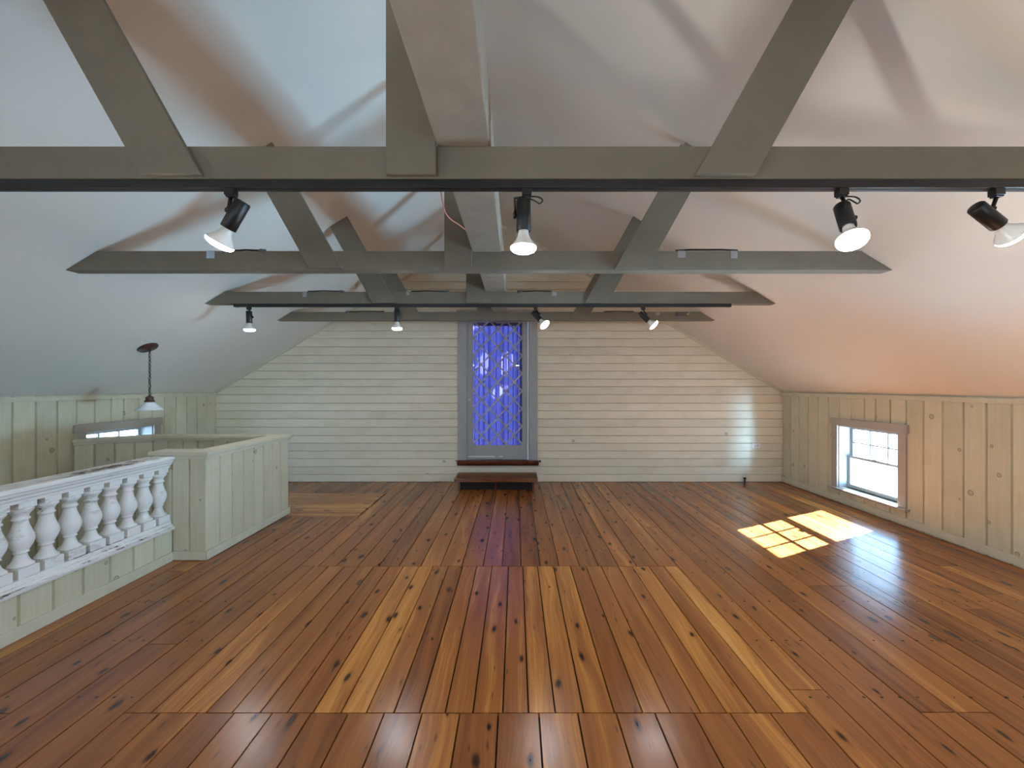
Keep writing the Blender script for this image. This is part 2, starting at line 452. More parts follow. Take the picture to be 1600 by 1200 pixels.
# core of the wall behind the boards
def core(mb, y0, y1, ops):
    (a, b, za, zb) = ops
    X0, X1 = XL - .12, XR + .12
    def cut(x): return zc(x) + 0.05 if XL < x < XR else ZK
    for poly in ([(X0, -.2), (a, -.2), (a, cut(a)), (XL, ZK + .05), (X0, ZK)],
                 [(b, -.2), (X1, -.2), (X1, ZK), (XR, ZK + .05), (b, cut(b))],
                 [(a, -.2), (b, -.2), (b, za), (a, za)],
                 [(a, zb), (b, zb), (b, cut(b)), (XC, ZR + .05), (a, cut(a))]):
        mb.extr([Vector((p[0], y0, p[1])) for p in poly], (0, y1 - y0, 0))
wall_far = struct(wb.build('wall_far', M['shiplap'], weld=False))
wc = MB(); core(wc, YB, YB + 0.14, (DOX0, DOX1, DOZ0, DOZ1))
wc.build('wall_core', M['creamtrim'], wall_far)
# rake trim under the ceiling, and the boarded panel in the peak
rk = MB()
for s in (-1, 1):
    p0 = Vector((XC + s * (HW - 0.001), YB - 0.016, ZK)); p1 = Vector((XC, YB - 0.016, ZR))
    w = Vector((0, 0, -0.038))
    rk.extr([p0 + w, p1 + w, p1, p0] if s < 0 else [p0, p1, p1 + w, p0 + w], (0, -0.016, 0))
struct(rk.build('trim_1', M['creamtrim']))
pk = MB()
pk.box(-0.245, -0.035, YB - 0.034, YB - 0.0165, 3.42, 3.80)
pk.box(-0.03, 0.0, YB - 0.04, YB - 0.0165, 3.40, 3.72)
struct(pk.build('trim_2', M['creamtrim']))

# door
door = thing('door_1', 'grey glazed door with diamond lattice over a purple curtain', 'door', (XC, YB, 0.3)); door['kind'] = 'structure'
cs = MB(); yc = YB - 0.016
CX0, CX1 = -0.868, 0.322
cs.box(CX0, -0.735, yc - 0.022, yc, 0.335, 2.51); cs.box(0.195, CX1, yc - 0.022, yc, 0.335, 2.51)
cs.box(CX0 - .02, CX1 + .02, yc - 0.026, yc, 2.46, 2.58)
cs.build('casing', M['grey'], door, 0.003)
jb = MB()
jb.box(DOX0 - .001, DOX0 + 0.012, yc, YB + .14, DOZ0, DOZ1); jb.box(DOX1 - 0.012, DOX1 + .001, yc, YB + .14, DOZ0, DOZ1); jb.box(DOX0, DOX1, yc, YB + .14, DOZ1 - .012, DOZ1)
jb.build('jamb', M['grey'], door)
GX0, GX1, GZ0, GZ1 = -0.645, 0.096, 0.545, 2.40
lf = MB(); y0, y1 = YB + 0.0, YB + 0.04
lf.box(DOX0 + .014, GX0, y0, y1, 0.341, 2.44); lf.box(GX1, DOX1 - .014, y0, y1, 0.341, 2.44)
lf.box(GX0, GX1, y0, y1, 0.341, GZ0); lf.box(GX0, GX1, y0, y1, GZ1, 2.44)
leaf = lf.build('door_leaf', M['grey'], door, 0.003)
lt = MB()
DW = (GX1 - GX0) / 3.0; DH = 0.266
def clipseg(p, q):
    # clip to glass rect (Liang-Barsky)
    dx, dz = q[0] - p[0], q[1] - p[1]; t0, t1 = 0, 1
    for pp, qq in ((-dx, p[0] - GX0), (dx, GX1 - p[0]), (-dz, p[1] - GZ0), (dz, GZ1 - p[1])):
        if abs(pp) < 1e-9:
            if qq < 0: return None
            continue
        t = qq / pp
        if pp < 0: t0 = max(t0, t)
        else: t1 = min(t1, t)
    if t1 - t0 < 1e-3: return None
    return (p[0] + dx * t0, p[1] + dz * t0), (p[0] + dx * t1, p[1] + dz * t1)
for sgn in (1, -1):
    for k in range(-12, 14):
        zb = GZ0 + 0.02 + k * DH
        p = (GX0, zb); q = (GX1, zb + sgn * DH * 3)
        c = clipseg(p, q)
        if not c: continue
        (ax, az), (bx, bz) = c
        d = Vector((bx - ax, 0, bz - az)).normalized(); nrm = Vector((-d.z, 0, d.x)) * 0.0115
        A = Vector((ax, YB - 0.004 - 0.002 * sgn, az)); B = Vector((bx, YB - 0.004 - 0.002 * sgn, bz))
        lt.extr([A - nrm, B - nrm, B + nrm, A + nrm], (0, 0.018, 0))
lt.build('lattice', M['grey'], leaf)
gl = MB(); gl.box(GX0, GX1, YB + 0.022, YB + 0.026, GZ0, GZ1); gl.build('glass_pane', M['glass'], leaf)
kb = MB(); kx, kz = -0.690, 1.235
kb.lathe([(0.0, 0), (0.022, 0), (0.022, 0.006), (0.009, 0.010), (0.009, 0.03), (0.022, 0.038), (0.026, 0.05), (0.02, 0.062), (0, 0.066)], (kx, YB, kz), (0, -1, 0), 20)
kb.build('door_knob', M['steel'], leaf)
wsp = MB(); wsp.box(-0.715, -0.32, YB - 0.006, YB + 0.002, 0.372, 0.384); wsp.box(-0.25, -0.2, YB - 0.006, YB + 0.002, 0.374, 0.384)
wsp.build('weather_strip', M['plate'], leaf)
sl = MB()
prof = [(YB - .016, 0.305), (YB - .016, 0.25), (YB - .06, 0.25), (YB - .095, 0.285), (YB - .10, 0.325), (YB + .10, 0.335)]
n = [Vector((-0.875, p[0], p[1])) for p in prof]
sl.extr(n, (1.215, 0, 0)); sl.box(-0.735, 0.195, YB - .05, YB + .14, 0.30, 0.337)
sl.build('door_sill', M['redwood'], door, 0.004)
ob = MB(); ob.box(0.345, 0.375, YB - .05, YB - .016, 0.30, 0.325); ob.box(-0.905, -0.878, YB - .04, YB - .016, 0.315, 0.322)
ob.build('latch', M['black'], door)

# curtain behind the door glass
cu = MB(); rows = []
cx0, cx1 = -0.66, 0.115
for kz in range(2):
    rows.append([])
zs = [0.44 + i * (2.42 - 0.44) / 24 for i in range(25)]
rows = []
for z in zs:
    row = []
    for k in range(301):
        u = k / 300; x = cx0 + (cx1 - cx0) * u + 0.017 * math.sin(u * 61 + 2.5 * math.sin(u * 7) + 0.05 * z) * (0.6 + 0.4 * math.sin(u * 19)) * (0.9 + 0.1 * z)
        w = 0.018 * math.cos(u * 61 + 2.5 * math.sin(u * 7) + 0.05 * z) + 0.010 * math.sin(u * 23 + 2 + 0.3 * z) + 0.006 * math.sin(u * 131 + z * 0.6)
        row.append(Vector((x, YB + 0.085 + w, z)))
    rows.append(row)
cu.grid(rows)
cu_o = tag(cu.build('curtain', M['curtain']), 'purple curtain hanging in folds behind the lattice door', 'curtain')

hm = MB(); hm.box(cx0 - .01, cx1 + .01, YB + .062, YB + .066, 2.352, 2.43); hm.box(0.062, 0.11, YB + .060, YB + .063, .46, 2.43)
hm.build('hem', M['curtain_hem'], cu_o)
# step
st = thing('wooden_step', 'low stained wooden step standing on the floor below the lattice door', 'step', (-0.27, 5.6, 0))
tp = MB(); tp.box(-0.84, 0.30, 5.395, 5.60, 0.13, 0.178); tp.box(-0.84, 0.30, 5.604, 5.80, 0.13, 0.178)
tp.uv = [[(q[1], q[0]) for q in [(tp.v[i][0], tp.v[i][1] + tp.v[i][2]) for i in f]] for f in tp.f]
tp.build('step_top', M['stepwood'], st, 0.004)
for x in (-0.79, -0.288, 0.225):
    sm = MB(); sm.box(x, x + 0.03, 5.44, 5.79, 0, 0.13); sm.build('step_support', M['redwood'], st, 0.002)

sm = MB(); sm.box(-0.79, 0.255, 5.52, 5.535, 0.0, 0.13); sm.build('shade_board', M['step_shade'], st)  # added dark board in place of the shadowed hollow under the step
# outlet + floor stub
ol = thing('power_outlet', 'white horizontal outlet plate on the cream board wall near the right corner', 'outlet', (3.61, YB - .016, 0.54))
p = MB(); p.box(3.547, 3.668, YB - .022, YB - .016, 0.505, 0.578); p.build('cover_plate', M['plate'], ol, 0.002)
for dx in (-0.021, 0.021):
    q = MB(); q.lathe([(0.0165, 0), (0.0165, 0.003), (0, 0.003)], (3.6075 + dx, YB - .022, 0.5415), (0, -1, 0), 18)
    r_ = q.build('receptacle', M['plate'], ol)
    q = MB()
    for dz in (-0.006, 0.006): q.box(3.6075 + dx - .004, 3.6075 + dx + .004, YB - .0262, YB - .0252, 0.5415 + dz - .0012, 0.5415 + dz + .0012)
    q.build('slot', M['black'], r_)
fs = thing('floor_pipe_stub', 'small black capped pipe stub at the floor by the far wall', 'pipe stub', (3.42, YB - .045, 0))
q = MB(); q.lathe([(0.011, 0), (0.011, 0.05), (0, 0.05)], (3.42, YB - .045, 0), (0, 0, 1), 14); q.build('pipe', M['black'], fs)
q = MB(); q.lathe([(0.0, 0.05), (0.02, 0.05), (0.02, 0.072), (0, 0.074)], (3.42, YB - .045, 0), (0, 0, 1), 14); q.build('cap', M['black'], fs)

# ------------------------------------------------------------------ knee walls with windows
WY0, WY1, WZ0, WZ1 = 4.144, 4.922, 0.19, 0.955          # the window openings seen in the photo
NY0, NY1 = 1.72, 2.50                                    # added unseen window nearer the camera, lets in fill light
def knee_wall(side, zlow, wins):
    X = XR if side > 0 else XL
    f = (lambda u, v, w: Vector((X - w, u, v))) if side > 0 else (lambda u, v, w: Vector((X + w, u, v)))
    mb = MB(); y = YB - 0.018
    bw = [0.172, 0.176, 0.174, 0.172, 0.175, 0.173, 0.175, 0.18, 0.14]
    k = 0
    while y > YF:
        w = bw[k] if k < len(bw) else 0.1735; k += 1
        y0 = max(y - w, YF)
        segs = [(zlow, ZK - 0.002)]
        for (a, b, za, zb) in wins:
            if y > a + .01 and y0 < b - .01: segs = [(zlow, za), (zb, ZK - 0.002)]
        for (a, b) in segs: plank(mb, f, y0, y, a, b, 0.018, 0.007, 0.002)
        y = y0
    name = 'wall_right' if side > 0 else 'wall_left'
    ob = struct(mb.build(name, M['cream'], weld=False))
    cr = MB()
    xa, xb = (X, X + 0.14) if side > 0 else (X - 0.14, X)
    ys = sorted([YF - .1, YB + .14] + [q for w in wins for q in w[:2]])
    edges = list(zip(ys, ys[1:]))
    for (a, b) in edges:
        win = [w for w in wins if abs(w[0] - a) < 1e-6]
        if win: 
            cr.box(xa, xb, a, b, min(zlow, -.2), win[0][2]); cr.box(xa, xb, a, b, win[0][3], ZK)
        else: cr.box(xa, xb, a, b, min(zlow, -.2), ZK)
    cr.build('wall_core', M['creamtrim'], ob)
    return ob
wins = [(NY0, NY1, WZ0, WZ1), (WY0, WY1, WZ0, WZ1)]
knee_wall(1, 0.0, wins); knee_wall(-1, -2.4, [(-0.95, -0.17, WZ0, WZ1), wins[1]])
# top rails and baseboards
for side in (-1, 1):
    X = XR if side > 0 else XL; s = -side
    t = MB()
    xa = X + s * 0.018; xb = X + s * 0.034
    t.box(min(xa, xb), max(xa, xb), YF, YB - .018, ZK - 0.052, ZK - 0.008)
    struct(t.build('trim_%d' % (3 if side > 0 else 4), M['creamtrim'], None, 0.002))
    t = MB()
    if side > 0: t.box(X - .036, X - .018, YF, YB - .018, 0.014, 0.088)
    else: t.box(X + .018, X + .034, HY1 + .14, YB - .018, 0.008, 0.088)
    struct(t.build('baseboard_right' if side > 0 else 'baseboard_left', M['creamtrim'], None, 0.003))

def window(side, y0, y1, name, label):
    X = XR if side > 0 else XL; s = side
    fx = lambda d: X + s * d                              # d>0 outward
    w = thing(name, label, 'window', (X, (y0 + y1) / 2, WZ0)); w['kind'] = 'structure'
    def bx(mb, d0, d1, ya, yb, za, zb):
        a, b = fx(d0), fx(d1); mb.box(min(a, b), max(a, b), ya, yb, za, zb)
    c = MB()
    bx(c, -.040, -.018, y0 - .088, y0, WZ0 - .005, WZ1); bx(c, -.040, -.018, y1, y1 + .088, WZ0 - .005, WZ1)
    bx(c, -.046, -.018, y0 - .11, y1 + .11, WZ1, WZ1 + .09)
    c.build('casing', M['wtrim'], w, 0.003)
    sl_ = MB(); bx(sl_, -.075, .06, y0 - .115, y1 + .115, WZ0 - .03, WZ0 - .004)
    sl_.v = [(v[0], v[1], v[2]) for v in sl_.v]
    so = sl_.build('window_sill', M['wtrim'], w, 0.004)
    j = MB()
    bx(j, -.018, .16, y0 - .003, y0 + .01, WZ0 - .01, WZ1); bx(j, -.018, .16, y1 - .01, y1 + .003, WZ0 - .01, WZ1); bx(j, -.018, .16, y0, y1, WZ1 - .01, WZ1 + .003)
    bx(j, .05, .19, y0, y1, WZ0 - .03, WZ0)
    j.build('jamb', M['sash'], w)
    zm = 0.572; st_ = 0.034
    ya, yb = y0 + .012, y1 - .012
    # lower sash: one pane
    l = MB()
    bx(l, .085, .115, ya, ya + st_, WZ0, zm + .015); bx(l, .085, .115, yb - st_, yb, WZ0, zm + .015)
    bx(l, .085, .115, ya + st_, yb - st_, WZ0, WZ0 + .048); bx(l, .085, .115, ya + st_, yb - st_, zm - .012, zm + .015)
    lo = l.build('lower_sash', M['sash'], w, 0.002)
    g = MB(); bx(g, .099, .102, ya + st_, yb - st_, WZ0 + .048, zm - .012); g.build('glass_pane', M['glass'], lo)
    lk = MB(); bx(lk, .07, .10, (y0 + y1) / 2 - .03, (y0 + y1) / 2 + .03, zm + .015, zm + .027); lk.build('sash_lock', M['steel'], lo)
    u = MB()
    bx(u, .12, .15, ya, ya + st_, zm - .012, WZ1 - .01); bx(u, .12, .15, yb - st_, yb, zm - .012, WZ1 - .01)
    bx(u, .12, .15, ya + st_, yb - st_, zm - .012, zm + .015); bx(u, .12, .15, ya + st_, yb - st_, WZ1 - .045, WZ1 - .01)
    za, zb = zm + .015, WZ1 - .045; yl, yr = ya + st_, yb - st_
    for k in (1, 2):
        yy = yl + (yr - yl) * k / 3; bx(u, .122, .148, yy - .008, yy + .008, za, zb)
    zz = (za + zb) / 2; bx(u, .123, .147, yl, yr, zz - .008, zz + .008)
    uo = u.build('upper_sash', M['sash'], w, 0.0015)
    g = MB(); bx(g, .1345, .1365, yl, yr, za, zb); g.build('glass_pane', M['glass'], uo)
    return w
window(1, WY0, WY1, 'window_1', 'sunlit double-hung sash window low in the right board wall')
window(-1, WY0, WY1, 'window_2', 'grey-cased window in the left wall half hidden behind the panelled half wall')
window(1, NY0, NY1, 'window_3', 'added double-hung sash window low in the right wall, unseen, for fill light')  # unseen window, added to light the left ceiling
window(-1, -0.95, -0.17, 'window_4', 'added double-hung sash window low in the left wall, unseen, for fill light')  # unseen window, added to light the right ceiling

# near gable behind the viewpoint; its two windows are added for fill light
nb = MB()
X0, X1 = XL - .12, XR + .12
xs_ = [X0, -3.0, -2.0, 1.0, 2.0, X1]
def gtop(a, b):
    ks = sorted([k for k in (XL, XC, XR) if a < k < b] + [a, b])
    return [(k, (zc(k) + .05) if XL <= k <= XR else ZK) for k in ks]
for a_, b_2 in zip(xs_, xs_[1:]):
    tops = gtop(a_, b_2)
    if (a_, b_2) in ((-3.0, -2.0), (1.0, 2.0)):
        nb.extr([Vector((p[0], YF - .14, p[1])) for p in [(a_, -.2), (b_2, -.2), (b_2, .9), (a_, .9)]], (0, .14, 0))
        nb.extr([Vector((p[0], YF - .14, p[1])) for p in [(a_, 2.1), (b_2, 2.1)] + list(reversed(tops))], (0, .14, 0))
    else:
        nb.extr([Vector((p[0], YF - .14, p[1])) for p in [(a_, -.2), (b_2, -.2)] + list(reversed(tops))], (0, .14, 0))
struct(nb.build('wall_near', M['creamtrim']))
for k_, (a_, b_2) in enumerate(((-3.0, -2.0), (1.0, 2.0))):
    w_ = thing('window_%d' % (5 + k_), ('left' if k_ == 0 else 'right') + ' added grey-cased window in the gable behind the viewpoint, unseen, for fill light', 'window', ((a_ + b_2) / 2, YF, .9)); w_['kind'] = 'structure'
    q = MB(); q.box(a_ - .09, a_, YF, YF + .025, .81, 2.19); q.box(b_2, b_2 + .09, YF, YF + .025, .81, 2.19); q.box(a_, b_2, YF, YF + .025, .81, .9); q.box(a_, b_2, YF, YF + .025, 2.1, 2.19)
    q.build('casing', M['wtrim'], w_, .003)
    q = MB(); q.box((a_ + b_2) / 2 - .02, (a_ + b_2) / 2 + .02, YF - .08, YF - .04, .9, 2.1); q.box(a_, b_2, YF - .08, YF - .04, 1.48, 1.52); q.build('muntins', M['sash'], w_)
# stairwell shaft
sw = MB()
sw.box(HX1, HX1 + .1, HY0, HY1, -2.5, -0.2); sw.box(XL, HX1 + .1, HY1, HY1 + .1, -2.5, -0.2); sw.box(XL, HX1 + .1, HY0 - .1, HY0, -2.5, -0.2)
struct(sw.build('wall_stairwell', M['plaster']))
sf = MB(); sf.box(XL - .14, HX1 + .1, HY0 - .1, HY1 + .1, -2.6, -2.5)
struct(sf.build('floor_lower', M['sub']))

# ------------------------------------------------------------------ stair enclosure: panelled half walls
ENZ = 0.862; CAPZ = 0.90
enc = thing('stair_half_wall', 'cream panelled half wall with flat cap around the stair opening', 'half wall', (-2.575, 4.0, 0))
EX = -2.565; EY = 3.293; EYB = 4.478; TH = 0.115
def panel_run(mb, P0, P1, nrm, z0, z1, bw, first=None):
    P0 = Vector(P0); P1 = Vector(P1); d = P1 - P0; L = d.length; d.normalize(); nrm = Vector(nrm).normalized()
    f = lambda u, v, w: P0 + d * u + nrm * w + Vector((0, 0, v))
    n = max(1, round(L / bw)); us = [L * k / n for k in range(n + 1)]
    for a, b in zip(us, us[1:]): plank(mb, f, a, b, z0, z1, 0.016, 0.007, 0.002)
    return f
# framing cores (offset inside boards)
b_ = 0.016
OBX, OBY = -3.985, 4.36             # inner back corner where the slanted return starts
SX = -4.478; SY = 4.015
sl_d = Vector((SX - OBX, SY - OBY, 0)).normalized(); sl_n = Vector((sl_d.y, -sl_d.x, 0))
if sl_n.y > 0: sl_n = -sl_n
core_ = MB()
core_.box(EX - TH + b_, EX - b_, EY + b_, EYB - b_, 0, ENZ)                       # long side
core_.box(-2.995, EX - TH + b_, EY + b_, EY + TH - b_, -0.15, ENZ)                  # front stub
core_.box(OBX, EX - TH + b_, OBY + b_, EYB - b_, -0.15, ENZ)                       # back
A = Vector((OBX, OBY, 0)); B = Vector((SX, SY, 0))
core_.prism([p + Vector((0, 0, -0.15)) for p in (A - sl_n * b_, B - sl_n * b_, B - sl_n * (TH - b_), A - sl_n * (TH - b_))],
            [p + Vector((0, 0, ENZ)) for p in (A - sl_n * b_, B - sl_n * b_, B - sl_n * (TH - b_), A - sl_n * (TH - b_))])
core_.build('core', M['creamtrim'], enc)
pb = MB(); panel_run(pb, (EX - b_, EY, 0), (EX - b_, EYB, 0), (1, 0, 0), 0.0, ENZ, 0.148); pb.build('side_panelling', M['cream'], enc)
pb = MB(); panel_run(pb, (-3.0, EY + b_, 0), (EX, EY + b_, 0), (0, -1, 0), 0.0, ENZ, 0.146); pb.build('front_panelling', M['cream'], enc)
pb = MB(); panel_run(pb, (OBX, OBY + b_, 0), (EX - TH, OBY + b_, 0), (0, -1, 0), -0.2, ENZ, 0.17); pb.build('back_panelling', M['cream'], enc)
pb = MB(); panel_run(pb, A - sl_n * b_, B - sl_n * b_, sl_n, -0.2, ENZ, 0.16); pb.build('slanted_panelling', M['cream'], enc)
pb = MB(); panel_run(pb, (EX - TH + b_, EY + TH, 0), (EX - TH + b_, OBY, 0), (-1, 0, 0), -0.2, ENZ, 0.17); pb.build('inner_panelling', M['cream'], enc)
pb = MB(); panel_run(pb, (OBX, EYB - b_, 0), (EX, EYB - b_, 0), (0, 1, 0), 0, ENZ, 0.17); pb.build('outer_back_panelling', M['cream'], enc)
cp = MB()
def caps(z0, z1, oh):
    cp.box(EX - TH - oh, EX + oh, EY - oh, EYB + oh, z0, z1)
    cp.box(-3.0 - oh, EX - TH - oh, EY - oh, EY + TH + oh, z0, z1)
    cp.box(OBX, EX - TH - oh, OBY - oh, EYB + oh, z0, z1)
    q = [A + sl_n * oh, B + sl_n * oh, B - sl_n * (TH + oh), A - sl_n * (TH + oh) + Vector((0.05, 0, 0))]
    cp.prism([p + Vector((0, 0, z0)) for p in q], [p + Vector((0, 0, z1)) for p in q])
caps(ENZ - 0.022, ENZ + 0.008, 0.014)
caps(ENZ + 0.008, CAPZ, 0.030)
cp.build('cap', M['creamtrim'], enc, 0.003)
bs = MB(); bs.box(EX, EX + .013, EY - .013, EYB + .013, 0.004, 0.078); bs.box(-2.84, EX, EY - .013, EY, 0.004, 0.078)
bs.build('baseboard', M['creamtrim'], enc, 0.003)

# low panelled curb under the balustrade
LX = -2.845; LY0, LY1 = 0.4, EY - .001
lw = thing('low_panelled_wall', 'low cream panelled curb wall carrying the white balustrade', 'low wall', (LX - .06, 2.0, 0))
q = MB(); q.box(LX - .15, LX - b_, LY0, LY1, -0.15, 0.258); q.build('core', M['creamtrim'], lw)
q = MB(); panel_run(q, (LX - b_, LY0, 0), (LX - b_, LY1, 0), (1, 0, 0), 0.0, 0.258, 0.172); q.build('panelling', M['cream'], lw)
q = MB(); q.box(LX, LX + .013, LY0, LY1 - .013, 0.0, 0.073); q.build('baseboard', M['creamtrim'], lw, 0.002)

# balustrade
bal = thing('balustrade', 'old white balustrade of turned balusters with chipped paint beside the stairwell', 'balustrade', (LX - .075, 2.0, 0.26))
BX = LX - 0.072
BY0, BY1 = 0.4, EY - .004
def rail_prof(mb, prof):
    mb.extr([Vector((BX + p[0], BY0, p[1])) for p in prof], (0, BY1 - BY0, 0))
def sym(half): return [(p[0], p[1]) for p in half] + [(-p[0], p[1]) for p in reversed(half)]
tr = MB(); rail_prof(tr, sym([(0.048, 0.765), (0.052, 0.785), (0.062, 0.792), (0.066, 0.808), (0.080, 0.818), (0.088, 0.834), (0.098, 0.84), (0.098, 0.858), (0.09, 0.866)]))
tr.build('top_rail', M['chip'], bal, 0.002)
br = MB(); rail_prof(br, sym([(0.092, 0.259), (0.096, 0.277), (0.078, 0.283), (0.074, 0.297), (0.064, 0.302), (0.06, 0.326)]))
br.build('bottom_rail', M['chip'], bal, 0.002)
z0, z1 = 0.384, 0.730
prof_t = [(0, .0), (.046, .0), (.054, .012), (.055, .03), (.052, .045), (.045, .06), (.036, .10), (.029, .16), (.0255, .205), (.027, .225), (.034, .235), (.034, .25), (.030, .262),
          (.038, .30), (.048, .36), (.0545, .42), (.0565, .47), (.0535, .53), (.046, .59), (.039, .65), (.034, .70), (.031, .75), (.030, .775), (.033, .785), (.039, .80), (.039, .818), (.033, .832),
          (.033, .87), (.038, .90), (.047, .93), (.053, .955), (.053, .985), (.046, 1.0), (0, 1.0)]
bprof = [(r, z0 + t * (z1 - z0)) for r, t in prof_t]
proto = None
yb = 3.237
k = 0
while yb > BY0 + 0.05:
    if proto is None:
        q = MB(); q.lathe([(r, z) for r, z in bprof], (BX, 0, 0), (0, 0, 1), 28); ob1 = q.build('baluster', M['chip2'], bal); ob1.location = (0, yb, 0)
        q = MB(); q.box(BX - .052, BX + .052, -.052 + .0, .052, 0.326, 0.384); ob2 = q.build('plinth_block', M['chip2'], ob1, 0.002)
        q = MB(); q.box(BX - .045, BX + .045, -.045, .045, 0.730, 0.766); ob3 = q.build('cap_block', M['chip2'], ob1, 0.002)
        proto = (ob1, ob2, ob3)
        for w in (ob2, ob3): w.matrix_parent_inverse = Matrix.Identity(4)
    else:
        c1 = proto[0].copy(); COL.objects.link(c1); c1.location = (0, yb, 0)
        for w in proto[1:]:
            c = w.copy(); COL.objects.link(c); c.parent = c1; c.matrix_parent_inverse = Matrix.Identity(4)
    yb -= 0.1285; k += 1

# ------------------------------------------------------------------ roof trusses
TR = [  # front Y, chord bottom (above eye), chord height
    (1.490, 0.776, 0.122), (2.692, 0.7816, 0.130), (3.867, 0.795, 0.117), (4.985, 0.816, 0.106)]
names = ['taupe truss nearest the viewer, running across the whole picture', 'second taupe roof truss from the viewer, between the two lighting tracks',
         'third taupe roof truss, carrying the far lighting track', 'farthest taupe roof truss, just in front of the lattice door']
def uat(z): return HW - (z - ZK) / SL
for (Yt, hb, hc), lab in zip(TR, names):
    zb = EYE + hb; zt = zb + hc
    t = thing('roof_truss', lab, 'roof truss', (XC, Yt, zb), 'roof trusses')
    c = MB(); ub, ut = uat(zb) - .001, uat(zt) - .001
    c.extr([(XC - ub, Yt, zb), (XC + ub, Yt, zb), (XC + ut, Yt, zt), (XC - ut, Yt, zt)], (0, 0.09, 0))
    c.build('bottom_chord', M['truss'], t, 0.003)
    kp = MB(); zk = zb + .006
    x0, x1 = XC - .232, XC - .047
    kp.extr([(x0, Yt - .02, zk), (x1, Yt - .02, zk), (x1, Yt - .02, zc(x1) - .001), (x0, Yt - .02, zc(x0) - .001)], (0, 0.02, 0))
    kp.build('king_post', M['truss'], t, 0.002)
    for s in (-1, 1):
        b = MB(); g = 0.56; hw = 0.111; u0 = 1.03; 
        def top(ui):   # ui + g*(z-zk) meets ceiling
            dz = (ZK + SL * (HW - ui) - zk) / (1 + SL * g); return ui + g * dz - .001, zk + dz - .001
        ua, ubb = u0 - hw, u0 + hw
        (t1, zt1), (t2, zt2) = top(ua), top(ubb)
        pts = [(XC + s * ua, zk), (XC + s * ubb, zk), (XC + s * t2, zt2), (XC + s * t1, zt1)]
        b.extr([(p[0], Yt - .022, p[1]) for p in pts], (0, 0.022, 0))
        b.build('brace', M['truss'], t, 0.002)
# long beam on the chords
def zbm(Y): return EYE + 0.8888 + 0.0063 * Y
bm_ = MB(); x0, x1 = XC - .046, XC + .152
L = []
for Y in (YF, YB - .016): L.append([(x0, Y, zbm(Y)), (x1, Y, zbm(Y)), (x1, Y, zbm(Y) + .20), (x0, Y, zbm(Y) + .20)])
bm_.prism([Vector(p) for p in L[0]], [Vector(p) for p in L[1]])
tag(bm_.build('long_beam', M['beam'], None, 0.006), 'rough painted beam running lengthwise on top of the trusses', 'beam')

# ------------------------------------------------------------------ lighting tracks and lamps
def px(x, y, Y): return Vector(((x - 806) / 620 * Y, Y, EYE + (602 - y) / 620 * Y))
def track(label, xa, xb, Yf, ztop, h, w=0.036):
    t = thing('lighting_track', label, 'lighting track', ((xa + xb) / 2, Yf + w / 2, ztop), 'lighting tracks')
    m = MB(); m.box(xa, xb, Yf, Yf + w, ztop - h, ztop)
    m.build('rail', M['black'], t, 0.002)
    m = MB(); m.box(xa + .01, xb - .01, Yf + .011, Yf + w - .011, ztop - h - .001, ztop - h + .001)
    m.build('slot', M['blackcord'], t)
    m = MB(); m.box(xa - .004, xa + .03, Yf - .002, Yf + w + .002, ztop - h - .002, ztop); m.build('end_cap', M['black'], t, 0.002)
    m = MB(); m.box(xb - .03, xb + .004, Yf - .002, Yf + w + .002, ztop - h - .002, ztop); m.build('end_cap', M['black'], t, 0.002)
    return ztop - h
zt1 = track('long black lighting track under the nearest truss', -2.45, 2.15, 1.492, EYE + .776, 0.032)
zt2 = track('black lighting track under the third truss, before the back wall', -2.745, 2.095, 3.862, EYE + .795, 0.030)

